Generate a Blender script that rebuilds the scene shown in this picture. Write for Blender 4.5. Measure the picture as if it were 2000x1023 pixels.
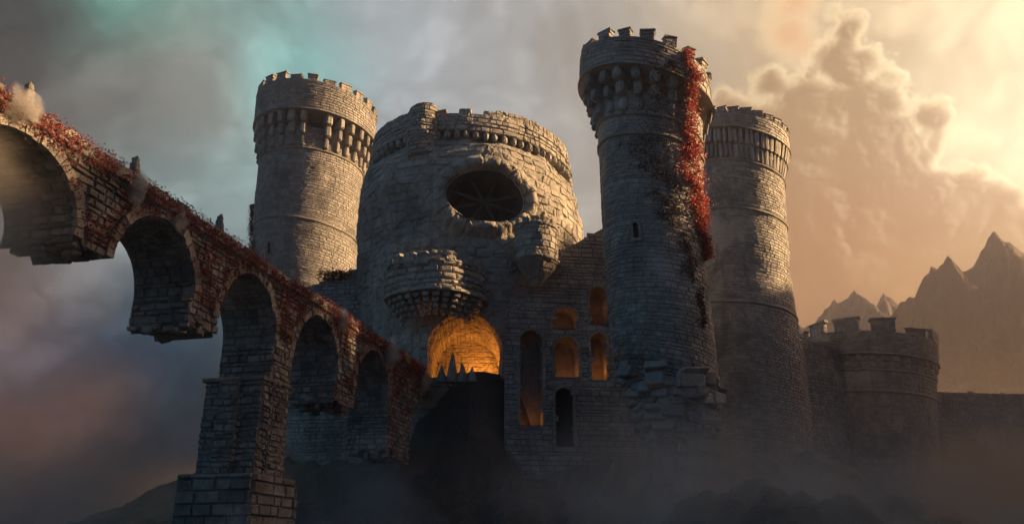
import bpy, bmesh, math, random
import numpy as np
from mathutils import Vector, Matrix

random.seed(7)
RNG = np.random.default_rng(11)
R = math.radians
for o in list(bpy.data.objects):
    bpy.data.objects.remove(o)
SC = bpy.context.scene
COL = SC.collection

# ------------------------------------------------------------------ camera
PITCH = R(20)
FPX = 1600.0                      # focal length in pixels of the 2000 px wide photograph
cam_d = bpy.data.cameras.new('camera')
cam_d.sensor_width = 36
cam_d.lens = 36 * FPX / 2000
cam_d.clip_end = 6000
cam = bpy.data.objects.new('camera', cam_d)
COL.objects.link(cam)
cam.rotation_euler = (R(90) + PITCH, 0, 0)
SC.camera = cam
CP, SP = math.cos(PITCH), math.sin(PITCH)


def ray(px, py):
    u, v = px - 1000, 511.5 - py
    return np.array((u, FPX * CP - v * SP, FPX * SP + v * CP))


def at(px, py, Y):
    r = ray(px, py)
    return r * (Y / r[1])


def proj(P):
    P = np.asarray(P)
    dep = P[..., 1] * CP + P[..., 2] * SP
    up = -P[..., 1] * SP + P[..., 2] * CP
    return 1000 + FPX * P[..., 0] / dep, 511.5 - FPX * up / dep


def lin(rgb):
    return tuple(((c / 255) / 12.92 if c <= 10 else ((c / 255 + .055) / 1.055) ** 2.4) for c in rgb)


# ------------------------------------------------------------------ view
SC.view_settings.view_transform = 'Standard'
SC.view_settings.look = 'None'
SC.view_settings.exposure = 1.4
SC.view_settings.gamma = 1
SC.view_settings.use_curve_mapping = False
SC.render.engine = 'CYCLES'
SC.cycles.use_denoising = True
SC.cycles.max_bounces = 6
SC.cycles.diffuse_bounces = 3
SC.cycles.glossy_bounces = 2
SC.cycles.volume_bounces = 1
SC.cycles.transparent_max_bounces = 8
SC.cycles.volume_step_rate = 2.0
SC.cycles.volume_max_steps = 128
SC.cycles.sample_clamp_indirect = 6

# ------------------------------------------------------------------ sun
SUN_AZ, SUN_EL = R(84), R(24)      # azimuth from straight ahead, to the right
S_DIR = Vector((math.sin(SUN_AZ) * math.cos(SUN_EL), math.cos(SUN_AZ) * math.cos(SUN_EL), math.sin(SUN_EL)))
sun_d = bpy.data.lights.new('sun', 'SUN')
sun_d.energy = 5.0
sun_d.angle = R(0.6)
sun_d.color = (1.0, 0.61, 0.28)
sun = bpy.data.objects.new('sun', sun_d)
COL.objects.link(sun)
sun.rotation_euler = S_DIR.to_track_quat('Z', 'Y').to_euler()


# ------------------------------------------------------------------ node helper
class NT:
    def __init__(self, tree):
        self.t = tree
        self.n = tree.nodes
        self.l = tree.links

    def put(self, sock, v):
        if v is None:
            return
        if isinstance(v, bpy.types.NodeSocket):
            self.l.new(v, sock)
        else:
            try:
                sock.default_value = v
            except Exception:
                sock.default_value = tuple(v) + (1,)

    def m(self, op, a, b=None, c=None, clamp=False):
        n = self.n.new('ShaderNodeMath')
        n.operation = op
        n.use_clamp = clamp
        for i, v in enumerate((a, b, c)):
            self.put(n.inputs[i], v)
        return n.outputs[0]

    def v(self, op, a, b=None, c=None, s=None):
        n = self.n.new('ShaderNodeVectorMath')
        n.operation = op
        for i, v in enumerate((a, b, c)):
            if v is not None:
                self.put(n.inputs[i], v)
        if s is not None:
            self.put(n.inputs['Scale'], s)
        return n.outputs['Value'] if op in ('DISTANCE', 'DOT_PRODUCT', 'LENGTH') else n.outputs['Vector']

    def noise(self, vec, scale, detail=5, rough=.55, dist=0, colour=False):
        n = self.n.new('ShaderNodeTexNoise')
        self.put(n.inputs['Vector'], vec)
        n.inputs['Scale'].default_value = scale
        n.inputs['Detail'].default_value = detail
        n.inputs['Roughness'].default_value = rough
        n.inputs['Distortion'].default_value = dist
        return n.outputs['Color' if colour else 'Fac']

    def voronoi(self, vec, scale, feature='F1', out='Distance'):
        n = self.n.new('ShaderNodeTexVoronoi')
        n.feature = feature
        self.put(n.inputs['Vector'], vec)
        n.inputs['Scale'].default_value = scale
        return n.outputs[out]

    def mix(self, f, a, b, mode='MIX'):
        n = self.n.new('ShaderNodeMix')
        n.data_type = 'RGBA'
        n.blend_type = mode
        self.put(n.inputs[0], f)
        self.put(n.inputs[6], a if isinstance(a, bpy.types.NodeSocket) else tuple(a)[:3] + (1,))
        self.put(n.inputs[7], b if isinstance(b, bpy.types.NodeSocket) else tuple(b)[:3] + (1,))
        return n.outputs[2]

    def step(self, x, lo, hi, a=0.0, b=1.0, smooth=True):
        n = self.n.new('ShaderNodeMapRange')
        n.interpolation_type = 'SMOOTHSTEP' if smooth else 'LINEAR'
        self.put(n.inputs[0], x)
        for i, q in enumerate((lo, hi, a, b)):
            self.put(n.inputs[i + 1], q)
        return n.outputs[0]


# ------------------------------------------------------------------ sky (world, by direction)
def unit(px, py):
    r = ray(px, py)
    return tuple(r / np.linalg.norm(r))


def ae(a, e):
    a, e = R(a), R(e)
    return (math.sin(a) * math.cos(e), math.cos(a) * math.cos(e), math.sin(e))


def build_sky():
    w = bpy.data.worlds.new('World')
    SC.world = w
    w.use_nodes = True
    nt = w.node_tree
    nt.nodes.clear()
    k = NT(nt)
    out = nt.nodes.new('ShaderNodeOutputWorld')
    bg = nt.nodes.new('ShaderNodeBackground')
    nt.links.new(bg.outputs[0], out.inputs[0])
    d = nt.nodes.new('ShaderNodeTexCoord').outputs['Generated']
    wc = k.noise(d, 3.2, 5, .55, 0, True)
    wv = k.v('SUBTRACT', wc, (.5, .5, .5))
    dw = k.v('ADD', d, k.v('SCALE', wv, s=.24))
    # big soft colour regions of the stormy sky: direction, colour, radius
    P = [
        (unit(0, 20), (62, 56, 54), .18), (unit(170, 140), (88, 84, 82), .14), (unit(290, -10), (116, 190, 172), .09),
        (unit(420, 60), (126, 122, 118), .14), (unit(350, 150), (166, 146, 134), .08), (unit(570, 100), (100, 190, 178), .10),
        (unit(640, 160), (100, 180, 174), .08), (unit(540, 60), (128, 150, 145), .09), (unit(420, 250), (134, 148, 148), .12), (unit(330, 420), (134, 138, 138), .10),
        (unit(430, 330), (142, 172, 166), .12), (unit(200, 200), (108, 100, 96), .11),
        (unit(720, 90), (150, 158, 164), .15), (unit(900, 130), (152, 160, 165), .2), (unit(1100, 320), (158, 158, 153), .17),
        (unit(1000, 20), (158, 156, 152), .17), (unit(1200, 60), (160, 154, 142), .15), (unit(1500, 100), (184, 160, 126), .18),
        (unit(1800, 60), (206, 184, 146), .18), (unit(1990, 130), (226, 208, 172), .14), (unit(1985, 290), (244, 236, 206), .13),
        (unit(1880, 230), (236, 214, 168), .11), (unit(1550, 480), (176, 132, 84), .17), (unit(1720, 520), (190, 134, 76), .15),
        (unit(1990, 480), (236, 178, 100), .13), (unit(1650, 700), (136, 82, 42), .17), (unit(1950, 760), (116, 66, 32), .17),
        (unit(1600, 900), (70, 50, 42), .2), (unit(1950, 960), (56, 38, 28), .2),
        (unit(20, 560), (134, 100, 82), .10), (unit(170, 510), (108, 98, 92), .09), (unit(50, 690), (24, 62, 84), .11),
        (unit(250, 650), (22, 58, 84), .14), (unit(340, 560), (60, 78, 86), .10), (unit(60, 820), (138, 94, 68), .10), (unit(180, 790), (116, 86, 70), .08),
        (unit(340, 780), (38, 46, 54), .12), (unit(100, 980), (28, 25, 24), .14), (unit(330, 940), (32, 34, 38), .14),
        (unit(700, 900), (36, 38, 42), .2), (unit(1100, 950), (42, 38, 38), .2), (unit(700, 420), (118, 122, 124), .2),
        (ae(-75, 15), (50, 90, 106), .55), (ae(-120, 30), (52, 108, 136), .6), (ae(180, 20), (34, 72, 104), .7),
        (ae(120, 25), (44, 54, 64), .6), (ae(70, 30), (62, 62, 64), .4), (ae(0, 75), (64, 74, 80), .55),
        (ae(180, 65), (40, 64, 84), .6), (ae(-60, 50), (76, 94, 100), .5), (ae(60, 60), (80, 80, 78), .45),
        (ae(0, -40), (30, 28, 27), .7), (ae(180, -30), (34, 36, 38), .8), (ae(80, -15), (34, 32, 32), .5), (ae(-80, -20), (32, 34, 36), .5),
    ]
    num = den = None
    for c, rgb, r in P:
        q = k.m('DIVIDE', k.v('DISTANCE', dw, c), r)
        wgt = k.m('POWER', math.e, k.m('MULTIPLY', k.m('MULTIPLY', q, q), -1.0 if r > .3 else -2.0))
        wgt = k.m('MULTIPLY', wgt, .12 if r > .3 else 1.0)
        wgt = k.m('ADD', wgt, k.m('DIVIDE', 5e-5, k.m('ADD', k.m('MULTIPLY', q, q), .1)))
        term = k.v('SCALE', lin(rgb), s=wgt)
        num = term if num is None else k.v('ADD', num, term)
        den = wgt if den is None else k.m('ADD', den, wgt)
    base = k.v('SCALE', num, s=k.m('DIVIDE', 1.0, den))
    # soft wisps all over
    wis = k.noise(k.v('MULTIPLY', dw, (1, 1, 1.4)), 5.0, 7, .58, .5)
    _lb = None
    for sc_, w_ in ((4.5, .5), (9.5, .3), (21.0, .2)):
        q = k.m('ABSOLUTE', k.m('MULTIPLY_ADD', k.noise(dw, sc_, 1), 2.0, -1.0))
        _lb = k.m('MULTIPLY', q, w_) if _lb is None else k.m('MULTIPLY_ADD', q, w_, _lb)
    base = k.v('SCALE', base, s=k.step(_lb, .06, .38, .80, 1.22))
    base = k.v('SCALE', base, s=k.step(wis, .3, .72, .88, 1.24))

    # cumulus banks: rounded lobes carved out of blobs
    def lobes(dd, f):
        t = None
        for sc_, w_ in ((1.0, .46), (2.1, .27), (4.6, .16), (10.0, .09)):
            q = k.m('ABSOLUTE', k.m('MULTIPLY_ADD', k.noise(dd, f * sc_, 0), 2.0, -1.0))
            t = k.m('MULTIPLY', q, w_) if t is None else k.m('MULTIPLY_ADD', q, w_, t)
        return k.m('SUBTRACT', t, .22)

    def field(dd, blobs, fine, amp):
        f = None
        for px, py, r in blobs:
            b = k.m('MULTIPLY_ADD', k.v('DISTANCE', dd, unit(px, py)), -FPX / r * min(1.0, r / 110), min(1.0, r / 110))
            f = b if f is None else k.m('SMOOTH_MAX', f, b, .10)
        return k.m('MULTIPLY_ADD', lobes(dd, fine), amp, f)

    big = [(1440, 330, 160), (1560, 330, 190), (1690, 320, 130), (1655, 130, 64), (1655, 50, 40), (1495, 165, 46), (1420, 205, 50),
           (1690, 200, 70), (1795, 225, 44), (1760, 300, 74), (1850, 430, 110), (1960, 460, 80), (1640, 520, 220), (1840, 560, 190),
           (1868, 375, 34), (1590, 250, 110)]
    dq = k.v('ADD', d, k.v('SCALE', wv, s=.022))
    dl = k.v('ADD', dq, tuple(np.array(unit(1990, 150)) * .03 - np.array(unit(1640, 330)) * .03))
    F0 = field(dq, big, 15, .85)
    F1 = field(dl, big, 15, .85)
    low = k.step(k.v('DOT_PRODUCT', d, (0, 0, 1)), .23, .36)
    msk = k.m('MULTIPLY', k.step(F0, -.03, .13), low)
    lit = k.step(k.m('SUBTRACT', F0, F1), -.02, .34)
    rim = k.step(F0, .34, .0)
    near = k.m('POWER', math.e, k.m('MULTIPLY', k.v('DISTANCE', d, unit(1990, 280)), -4.2))
    lit = k.m('MULTIPLY', k.m('MULTIPLY_ADD', rim, .72, k.m('MULTIPLY', lit, .36)), k.step(near, .05, .6, .42, 1.25))
    dark = k.mix(k.step(k.v('DOT_PRODUCT', d, (0, 0, 1)), .27, .52), lin((146, 100, 58)), lin((140, 110, 78)))
    ccol = k.mix(k.m('MINIMUM', lit, 1.0), dark, lin((252, 228, 180)))
    base = k.mix(k.m('MULTIPLY', msk, .92), base, ccol)
    # loose puffs
    F2 = field(dq, [(1545, 70, 62), (1552, 5, 56), (1545, -60, 60)], 13, .5)
    base = k.mix(k.m('MULTIPLY', k.step(F2, -.05, .4), .8), base, k.mix(k.step(F2, .0, .5), lin((236, 208, 164)), lin((208, 162, 118))))
    F3 = field(dq, [(1120, 90, 80), (1165, 60, 60), (1075, 110, 56), (1100, 165, 40)], 12, .8)
    base = k.mix(k.m('MULTIPLY', k.step(F3, -.1, .6), .55), base, lin((126, 120, 113)))
    # glow of the veiled sun
    g = k.m('POWER', math.e, k.m('MULTIPLY', k.v('DISTANCE', d, unit(2010, 275)), -9.0))
    base = k.v('ADD', base, k.v('SCALE', (1.0, .88, .64), s=k.m('MULTIPLY', g, .28)))
    nt.links.new(base, bg.inputs['Color'])
    bg.inputs['Strength'].default_value = .55


build_sky()


# ------------------------------------------------------------------ materials
def new_mat(name):
    m = bpy.data.materials.new(name)
    m.use_nodes = True
    m.node_tree.nodes.clear()
    k = NT(m.node_tree)
    o = m.node_tree.nodes.new('ShaderNodeOutputMaterial')
    return m, k, o


def stone_mat(name, col_a, col_b, stain, rough=.72, bump=.5, scale=1.0, moss=None, joints=False, cracks=0.0):
    m, k, o = new_mat(name)
    geo = m.node_tree.nodes.new('ShaderNodeNewGeometry').outputs['Position']
    at_ = m.node_tree.nodes.new('ShaderNodeAttribute')
    at_.attribute_name = 'tone'
    tone = at_.outputs['Fac']
    n_big = k.noise(geo, .16 * scale, 5, .6, .3)
    n_mid = k.noise(geo, 1.1 * scale, 6, .62, .2)
    n_fine = k.noise(geo, 6.5 * scale, 6, .65)
    streak = k.noise(k.v('MULTIPLY', geo, (1, 1, .13)), .8 * scale, 5, .6)
    c = k.mix(tone, col_a, col_b)
    c = k.mix(k.step(n_mid, .35, .68), k.mix(1.0, c, (.72, .72, .74), 'MULTIPLY'), c)
    c = k.mix(k.m('MULTIPLY', k.step(n_big, .5, .66), .75), c, stain)
    c = k.mix(k.m('MULTIPLY', k.step(k.noise(k.v('ADD', geo, (31, 7, 3)), .11 * scale, 6, .62), .54, .66), .5), c, tuple(min(1, x * 1.35) for x in col_b))
    c = k.mix(k.m('MULTIPLY', k.step(streak, .54, .7), .55), c, stain)
    c = k.mix(k.m('MULTIPLY', k.step(n_fine, .56, .72), .35), c, tuple(min(1, x * 1.8) for x in col_b))
    if moss:
        c = k.mix(k.m('MULTIPLY', k.step(k.noise(geo, .5, 6, .65), .54, .66), .6), c, moss)
    p = m.node_tree.nodes.new('ShaderNodeBsdfPrincipled')
    k.put(p.inputs['Base Color'], c)
    k.put(p.inputs['Roughness'], k.step(n_mid, .3, .75, rough - .14, rough + .14))
    p.inputs['Specular IOR Level'].default_value = .45
    h = k.m('ADD', k.m('MULTIPLY', n_fine, .5), k.m('MULTIPLY', n_mid, .8))
    pit = k.voronoi(geo, 3.0 * scale)
    h = k.m('ADD', h, k.m('MULTIPLY', k.step(pit, .0, .4), .25))
    if cracks:
        warp = k.v('ADD', geo, k.v('SCALE', k.noise(geo, .9, 4, .6, 0, True), s=1.1))
        e = k.voronoi(warp, .32, 'DISTANCE_TO_EDGE')
        h = k.m('ADD', h, k.m('MULTIPLY', k.step(e, .0, .05), cracks))
        h = k.m('ADD', h, k.m('MULTIPLY', k.noise(geo, .45, 5, .6), 1.2))
    b = m.node_tree.nodes.new('ShaderNodeBump')
    b.inputs['Strength'].default_value = bump
    b.inputs['Distance'].default_value = .16
    k.put(b.inputs['Height'], h)
    m.node_tree.links.new(b.outputs[0], p.inputs['Normal'])
    m.node_tree.links.new(p.outputs[0], o.inputs[0])
    return m


M_TOWER = stone_mat('tower_stone', (.24, .235, .23), (.44, .42, .39), (.13, .13, .13), .62, .75)
M_RECESS_SHADE = stone_mat('recess_shade_stone', (.09, .088, .085), (.11, .107, .10), (.05, .05, .05), .9, .8)  # darkened colour puts shade into window recesses and tracery
M_BRIDGE = stone_mat('bridge_stone', (.17, .165, .16), (.42, .40, .37), (.09, .092, .095), .66, .8, 1.3, moss=(.10, .085, .06))
M_KEEP = stone_mat('weathered_keep_stone', (.34, .325, .30), (.52, .49, .44), (.17, .165, .16), .78, .9, .8, cracks=.9)
M_TRIM = stone_mat('carved_trim_stone', (.26, .245, .22), (.40, .37, .32), (.11, .105, .10), .75, .8, 1.2)
M_ROCK = stone_mat('cliff_rock', (.06, .055, .05), (.12, .11, .10), (.04, .04, .04), .85, 1.0, .9, cracks=.25)
M_MOUNT = stone_mat('mountain_rock', (.06, .05, .04), (.09, .075, .06), (.04, .035, .03), .9, .6, .05)


def leaf_mat(name, a, b):
    m, k, o = new_mat(name)
    at_ = m.node_tree.nodes.new('ShaderNodeAttribute')
    at_.attribute_name = 'tone'
    c = k.mix(at_.outputs['Fac'], a, b)
    p = m.node_tree.nodes.new('ShaderNodeBsdfPrincipled')
    k.put(p.inputs['Base Color'], c)
    p.inputs['Roughness'].default_value = .55
    t = m.node_tree.nodes.new('ShaderNodeBsdfTranslucent')
    k.put(t.inputs['Color'], c)
    ms = m.node_tree.nodes.new('ShaderNodeMixShader')
    ms.inputs[0].default_value = .35
    m.node_tree.links.new(p.outputs[0], ms.inputs[1])
    m.node_tree.links.new(t.outputs[0], ms.inputs[2])
    m.node_tree.links.new(ms.outputs[0], o.inputs[0])
    return m


M_RED = leaf_mat('red_leaf', (.26, .022, .026), (.62, .12, .07))
M_WINE = leaf_mat('wine_leaf', (.11, .02, .024), (.36, .06, .05))
M_DEAD = leaf_mat('dead_leaf', (.03, .022, .018), (.09, .05, .035))
M_RUST = leaf_mat('rust_leaf', (.10, .03, .025), (.34, .09, .05))


# ------------------------------------------------------------------ mesh helpers
def mesh_from(name, verts, faces, tone=None, mat=None, smooth=False):
    """verts (N,3) array, faces list of index arrays [(M,4), (K,3)...]"""
    me = bpy.data.meshes.new(name)
    faces = [np.asarray(f, dtype=np.int32) for f in faces if len(f)]
    nl = sum(f.size for f in faces)
    npoly = sum(len(f) for f in faces)
    me.vertices.add(len(verts))
    me.vertices.foreach_set('co', np.asarray(verts, dtype=np.float32).ravel())
    me.loops.add(nl)
    me.loops.foreach_set('vertex_index', np.concatenate([f.ravel() for f in faces]))
    me.polygons.add(npoly)
    tot = np.concatenate([np.full(len(f), f.shape[1], dtype=np.int32) for f in faces])
    st = np.concatenate([[0], np.cumsum(tot)[:-1]]).astype(np.int32)
    me.polygons.foreach_set('loop_start', st)
    me.polygons.foreach_set('use_smooth', np.full(npoly, smooth))
    me.update(calc_edges=True)
    me.validate()
    a = me.attributes.new('tone', 'FLOAT', 'FACE')
    if tone is None:
        tone = np.full(npoly, .5)
    tone = np.asarray(tone, dtype=np.float32)
    if len(me.polygons) == len(tone):
        a.data.foreach_set('value', tone)
    if mat is not None:
        for q in (mat if isinstance(mat, (list, tuple)) else [mat]):
            me.materials.append(q)
    return me


class MB:
    """collects pieces into ONE mesh"""
    def __init__(self):
        self.v, self.q, self.t, self.tq, self.tt, self.n = [], [], [], [], [], 0

    def add(self, verts, quads=None, tris=None, tone=.5):
        verts = np.asarray(verts, float).reshape(-1, 3)
        if quads is not None and len(quads):
            quads = np.asarray(quads)
            self.q.append(quads + self.n)
            self.tq.append(np.broadcast_to(np.asarray(tone, float), (len(quads),)) if np.ndim(tone) else np.full(len(quads), tone))
        if tris is not None and len(tris):
            tris = np.asarray(tris)
            self.t.append(tris + self.n)
            self.tt.append(np.full(len(tris), tone if not np.ndim(tone) else .5))
        self.v.append(verts)
        self.n += len(verts)

    def obj(self, name, mat, parent=None, smooth=False):
        q = np.concatenate(self.q) if self.q else np.zeros((0, 4), int)
        t = np.concatenate(self.t) if self.t else np.zeros((0, 3), int)
        tone = np.concatenate(self.tq + self.tt)
        me = mesh_from(name, np.concatenate(self.v), [q, t], tone, mat, smooth)
        return link(name, me, parent)


def link(name, data, parent=None):
    o = bpy.data.objects.new(name, data)
    COL.objects.link(o)
    if parent is not None:
        o.parent = parent
        o.matrix_parent_inverse = parent.matrix_basis.inverted()
    return o


def tag(o, label=None, cat=None, group=None, kind=None):
    if label:
        o['label'] = label
    if cat:
        o['category'] = cat
    if group:
        o['group'] = group
    if kind:
        o['kind'] = kind
    return o


def root(name, loc, label, cat, group=None):
    o = bpy.data.objects.new(name, None)
    o.empty_display_size = 2
    COL.objects.link(o)
    o.location = Vector(loc)
    return tag(o, label, cat, group)


_dirs = RNG.normal(size=(5, 14, 3))
_ph = RNG.uniform(0, 6.28, size=(5, 14))


def wob(P, scale, k=0):
    """smooth pseudo-noise about -1..1 at points P (...,3)"""
    P = np.asarray(P, float)
    s = np.zeros(P.shape[:-1])
    for i in range(14):
        f = scale * (1 + .25 * i)
        s += np.sin(P @ (_dirs[k, i] * f) + _ph[k, i]) / (1 + .25 * i)
    return s / 3.2


# chamfered box template: 24 verts
def _cbox():
    v = []
    for sx in (-1, 1):
        for sy in (-1, 1):
            for sz in (-1, 1):
                for a in range(3):
                    v.append((sx, sy, sz, a))
    bm = bmesh.new()
    for sx, sy, sz, a in v:
        c = [sx * .8, sy * .8, sz * .8]
        c[a] /= .8
        bm.verts.new(c)
    bm.verts.index_update()
    bmesh.ops.convex_hull(bm, input=bm.verts[:])
    f = [[w.index for w in q.verts] for q in bm.faces]
    bm.free()
    return np.array([q[:3] for q in v], float), np.array([q[3] for q in v]), np.array(f)


CB_S, CB_A, CB_F = _cbox()


def cbox(size, b, jit=0):
    h = np.asarray(size) / 2
    P = CB_S * (h - b)
    for i in range(24):
        P[i, CB_A[i]] = CB_S[i, CB_A[i]] * h[CB_A[i]]
    if jit:
        cj = RNG.normal(0, jit, (8, 3))
        P += np.repeat(cj, 3, axis=0)
    return P


def add_cbox(mb, centre, axes, size, b=.08, jit=.03, tone=None):
    """axes: 3x3 rows = unit vectors of the box's local x,y,z"""
    P = cbox(size, b, jit) @ np.asarray(axes) + np.asarray(centre)
    mb.add(P, tris=CB_F, tone=RNG.uniform(.1, .9) if tone is None else tone)


BQ = np.array([[4, 5, 6, 7], [0, 1, 5, 4], [1, 2, 6, 5], [2, 3, 7, 6], [3, 0, 4, 7]])


def blocks(mb, fn, u0, u1, v0, v1, course, wid, keep=None, ulen=1.0, prot=.07, gap=.035, bev=.05, tone=(.1, .9), rough=None, deep=.06):
    """masonry of separate frustum stones on a surface fn(u,v,d); ulen = metres per unit of u (number or function of v)"""
    v = v0
    B = []
    while v < v1 - .05:
        h = min(course * RNG.uniform(.62, 1.38), v1 - v)
        ul = ulen(v) if callable(ulen) else ulen
        u = u0 - RNG.uniform(0, wid) / ul
        while u < u1:
            w = wid * RNG.uniform(.55, 1.45) / ul
            a, b = max(u, u0), min(u + w, u1)
            if b - a > .15 / ul and (keep is None or keep((a + b) / 2, v + h / 2)):
                B.append((a, b, v, v + h, ul))
            u += w
        v += h
    if not B:
        return
    B = np.array(B)
    n = len(B)
    a, b, lo, hi, ul = B.T
    g = gap / 2
    pr = prot * RNG.uniform(.35, 1.5, n)
    if rough is not None:
        pr = pr * np.array([rough((x + y) / 2, (p + q) / 2) for x, y, p, q, _ in B])
    bj = lambda: bev * RNG.uniform(.6, 1.9, n)
    ua, ub, va, vb = a + g / ul, b - g / ul, lo + g, hi - g
    ring0 = [(ua, va), (ub, va), (ub, vb), (ua, vb)]
    ring1 = [(ua + bj() / ul, va + bj()), (ub - bj() / ul, va + bj()), (ub - bj() / ul, vb - bj()), (ua + bj() / ul, vb - bj())]
    V = np.zeros((n, 8, 3))
    for i, (x, y) in enumerate(ring0):
        V[:, i] = fn(x, y, np.full(n, -deep))
    for i, (x, y) in enumerate(ring1):
        V[:, 4 + i] = fn(x, y, pr + RNG.normal(0, prot * .18, n))
    Q = (BQ[None] + (np.arange(n) * 8)[:, None, None]).reshape(-1, 4)
    mb.add(V.reshape(-1, 3), quads=Q, tone=np.repeat(RNG.uniform(tone[0], tone[1], n), 5))


def grid_faces(nu, nv, wrap=False):
    i = np.arange(nu if wrap else nu - 1)
    j = np.arange(nv - 1)
    I, J = np.meshgrid(i, j, indexing='ij')
    I2 = (I + 1) % nu
    return np.stack([I * nv + J, I2 * nv + J, I2 * nv + J + 1, I * nv + J + 1], -1).reshape(-1, 4)


# ------------------------------------------------------------------ towers traced as rings at their own distance
class Rings:
    """rows (xl,yl,xr,yr) from bottom to top: left and right ends of each horizontal ring; axis at distance Y"""
    def __init__(self, rows, Y, wobble=.12, seed=0):
        C, T, D = [], [], []
        for xl, yl, xr, yr in rows:
            c = at((xl + xr) / 2, (yl + yr) / 2, Y)
            a = np.array((c[0], c[1], 0)) / math.hypot(c[0], c[1])
            l, r = ray(xl, yl), ray(xr, yr)
            l = l * ((c @ a) / (l @ a))
            r = r * ((c @ a) / (r @ a))
            C.append((l + r) / 2)
            T.append((r - l) / 2)
            D.append(-a * np.linalg.norm((r - l) / 2))
        self.C, self.T, self.D = map(np.array, (C, T, D))
        dz = np.linalg.norm(np.diff(self.C, axis=0), axis=1)
        self.V = np.concatenate([[0], np.cumsum(dz)])
        self.H = self.V[-1]
        self.w, self.seed = wobble, seed

    def _i(self, A, v):
        v = np.asarray(v, float)
        return np.stack([np.interp(v, self.V, A[:, i]) for i in range(3)], -1)

    def rad(self, v):
        return float(np.linalg.norm(self._i(self.T, v)))

    def pos(self, th, v, d=0.0):
        th, v, d = np.broadcast_arrays(np.asarray(th, float), np.asarray(v, float), np.asarray(d, float))
        C, T, D = self._i(self.C, v), self._i(self.T, v), self._i(self.D, v)
        out = T * np.sin(th)[..., None] + D * np.cos(th)[..., None]
        r = np.linalg.norm(out, axis=-1, keepdims=True)
        P = C + out
        if self.w:
            d = d + self.w * wob(P, .22, self.seed) + self.w * .4 * wob(P, .9, (self.seed + 1) % 5)
        return P + out / r * d[..., None]

    def frame(self, th, v):
        o = self._i(self.T, v) * math.sin(th) + self._i(self.D, v) * math.cos(th)
        o /= np.linalg.norm(o)
        up = np.array((0, 0, 1.0)) - o * o[2]
        up /= np.linalg.norm(up)
        x = np.cross(up, o)
        return np.array((x, o, up))

    def find(self, px, py):
        th, v = np.meshgrid(np.linspace(-1.5, 1.5, 301), np.linspace(0, self.H, 300), indexing='ij')
        w, self.w = self.w, 0
        X, Y = proj(self.pos(th, v))
        self.w = w
        i = np.argmin((X - px) ** 2 + (Y - py) ** 2)
        return th.ravel()[i], v.ravel()[i]

    def v_of_row(self, i):
        return self.V[i]

    def shell(self, mb, v0, v1, d=0.0, nu=128, dv=.6, cap=True, hole=None, tone=.5, fn=None):
        nv = max(3, int((v1 - v0) / dv) + 1)
        th = np.linspace(-math.pi, math.pi, nu, endpoint=False)
        vv = np.linspace(v0, v1, nv)
        TH, VV = np.meshgrid(th, vv, indexing='ij')
        P = (fn or self.pos)(TH, VV, d)
        F = grid_faces(nu, nv, True)
        if hole is not None:
            cth = TH + math.pi / nu
            cv = VV
            ct, cvv = cth.ravel()[F[:, 0]], (cv.ravel()[F[:, 0]] + cv.ravel()[F[:, 2]]) / 2
            F = F[~hole(ct, cvv)]
        mb.add(P.reshape(-1, 3), quads=F, tone=tone)
        if cap:
            for v in (v0, v1):
                ring = self.pos(th, np.full(nu, v), d)
                c = ring.mean(0)
                i = np.arange(nu)
                mb.add(np.vstack([ring, c]), tris=np.stack([i, (i + 1) % nu, np.full(nu, nu)], 1), tone=tone)


def corbel_mesh(name, w, depth, h, steps, mat, bev=.10):
    """stepped corbel: local x across, y outward, z up; origin at the wall foot"""
    mb = MB()
    for i in range(steps):
        dd = depth * (i + 1) / steps
        hh = h / steps
        add_cbox(mb, (RNG.normal(0, .03), dd / 2 - .3, hh * (i + .5)), np.eye(3), (w * RNG.uniform(.88, 1.06) * (.74 + .26 * (i + 1) / steps), dd + .6, hh * .97), min(bev * 2.0, hh * .36), .04)
    return mesh_from(name, np.concatenate(mb.v), [np.concatenate(mb.t)], np.concatenate(mb.tt), mat)


def merlon_mesh(name, w, depth, h, mat, cap=True):
    mb = MB()
    n = 2
    for i in range(n):
        hh = h * (.8 if cap else 1.0) / n
        split = RNG.uniform(.38, .62)
        for a, b in ((0, split), (split, 1)):
            add_cbox(mb, (w * ((a + b) / 2 - .5), 0, hh * (i + .5)), np.eye(3), (w * (b - a) - .03, depth * RNG.uniform(.95, 1.05), hh - .03), .07, .035)
    if cap:
        add_cbox(mb, (0, 0, h * .9), np.eye(3), (w * 1.12, depth * 1.12, h * .2), .06, .035)
    add_cbox(mb, (0, 0, h * .42), np.eye(3), (w * .9, depth * .85, h * .8), .05, 0, .2)
    return mesh_from(name, np.concatenate(mb.v), [np.concatenate(mb.t)], np.concatenate(mb.tt), mat)


def place(name, me, parent, pos, axes, s=1.0):
    o = link(name, me)
    M = Matrix.Identity(4)
    A = np.asarray(axes).T * s
    for r in range(3):
        for c in range(3):
            M[r][c] = A[r, c]
        M[r][3] = float(pos[r])
    o.parent = parent
    o.matrix_parent_inverse = parent.matrix_basis.inverted()
    o.matrix_basis = M
    return o


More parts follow.
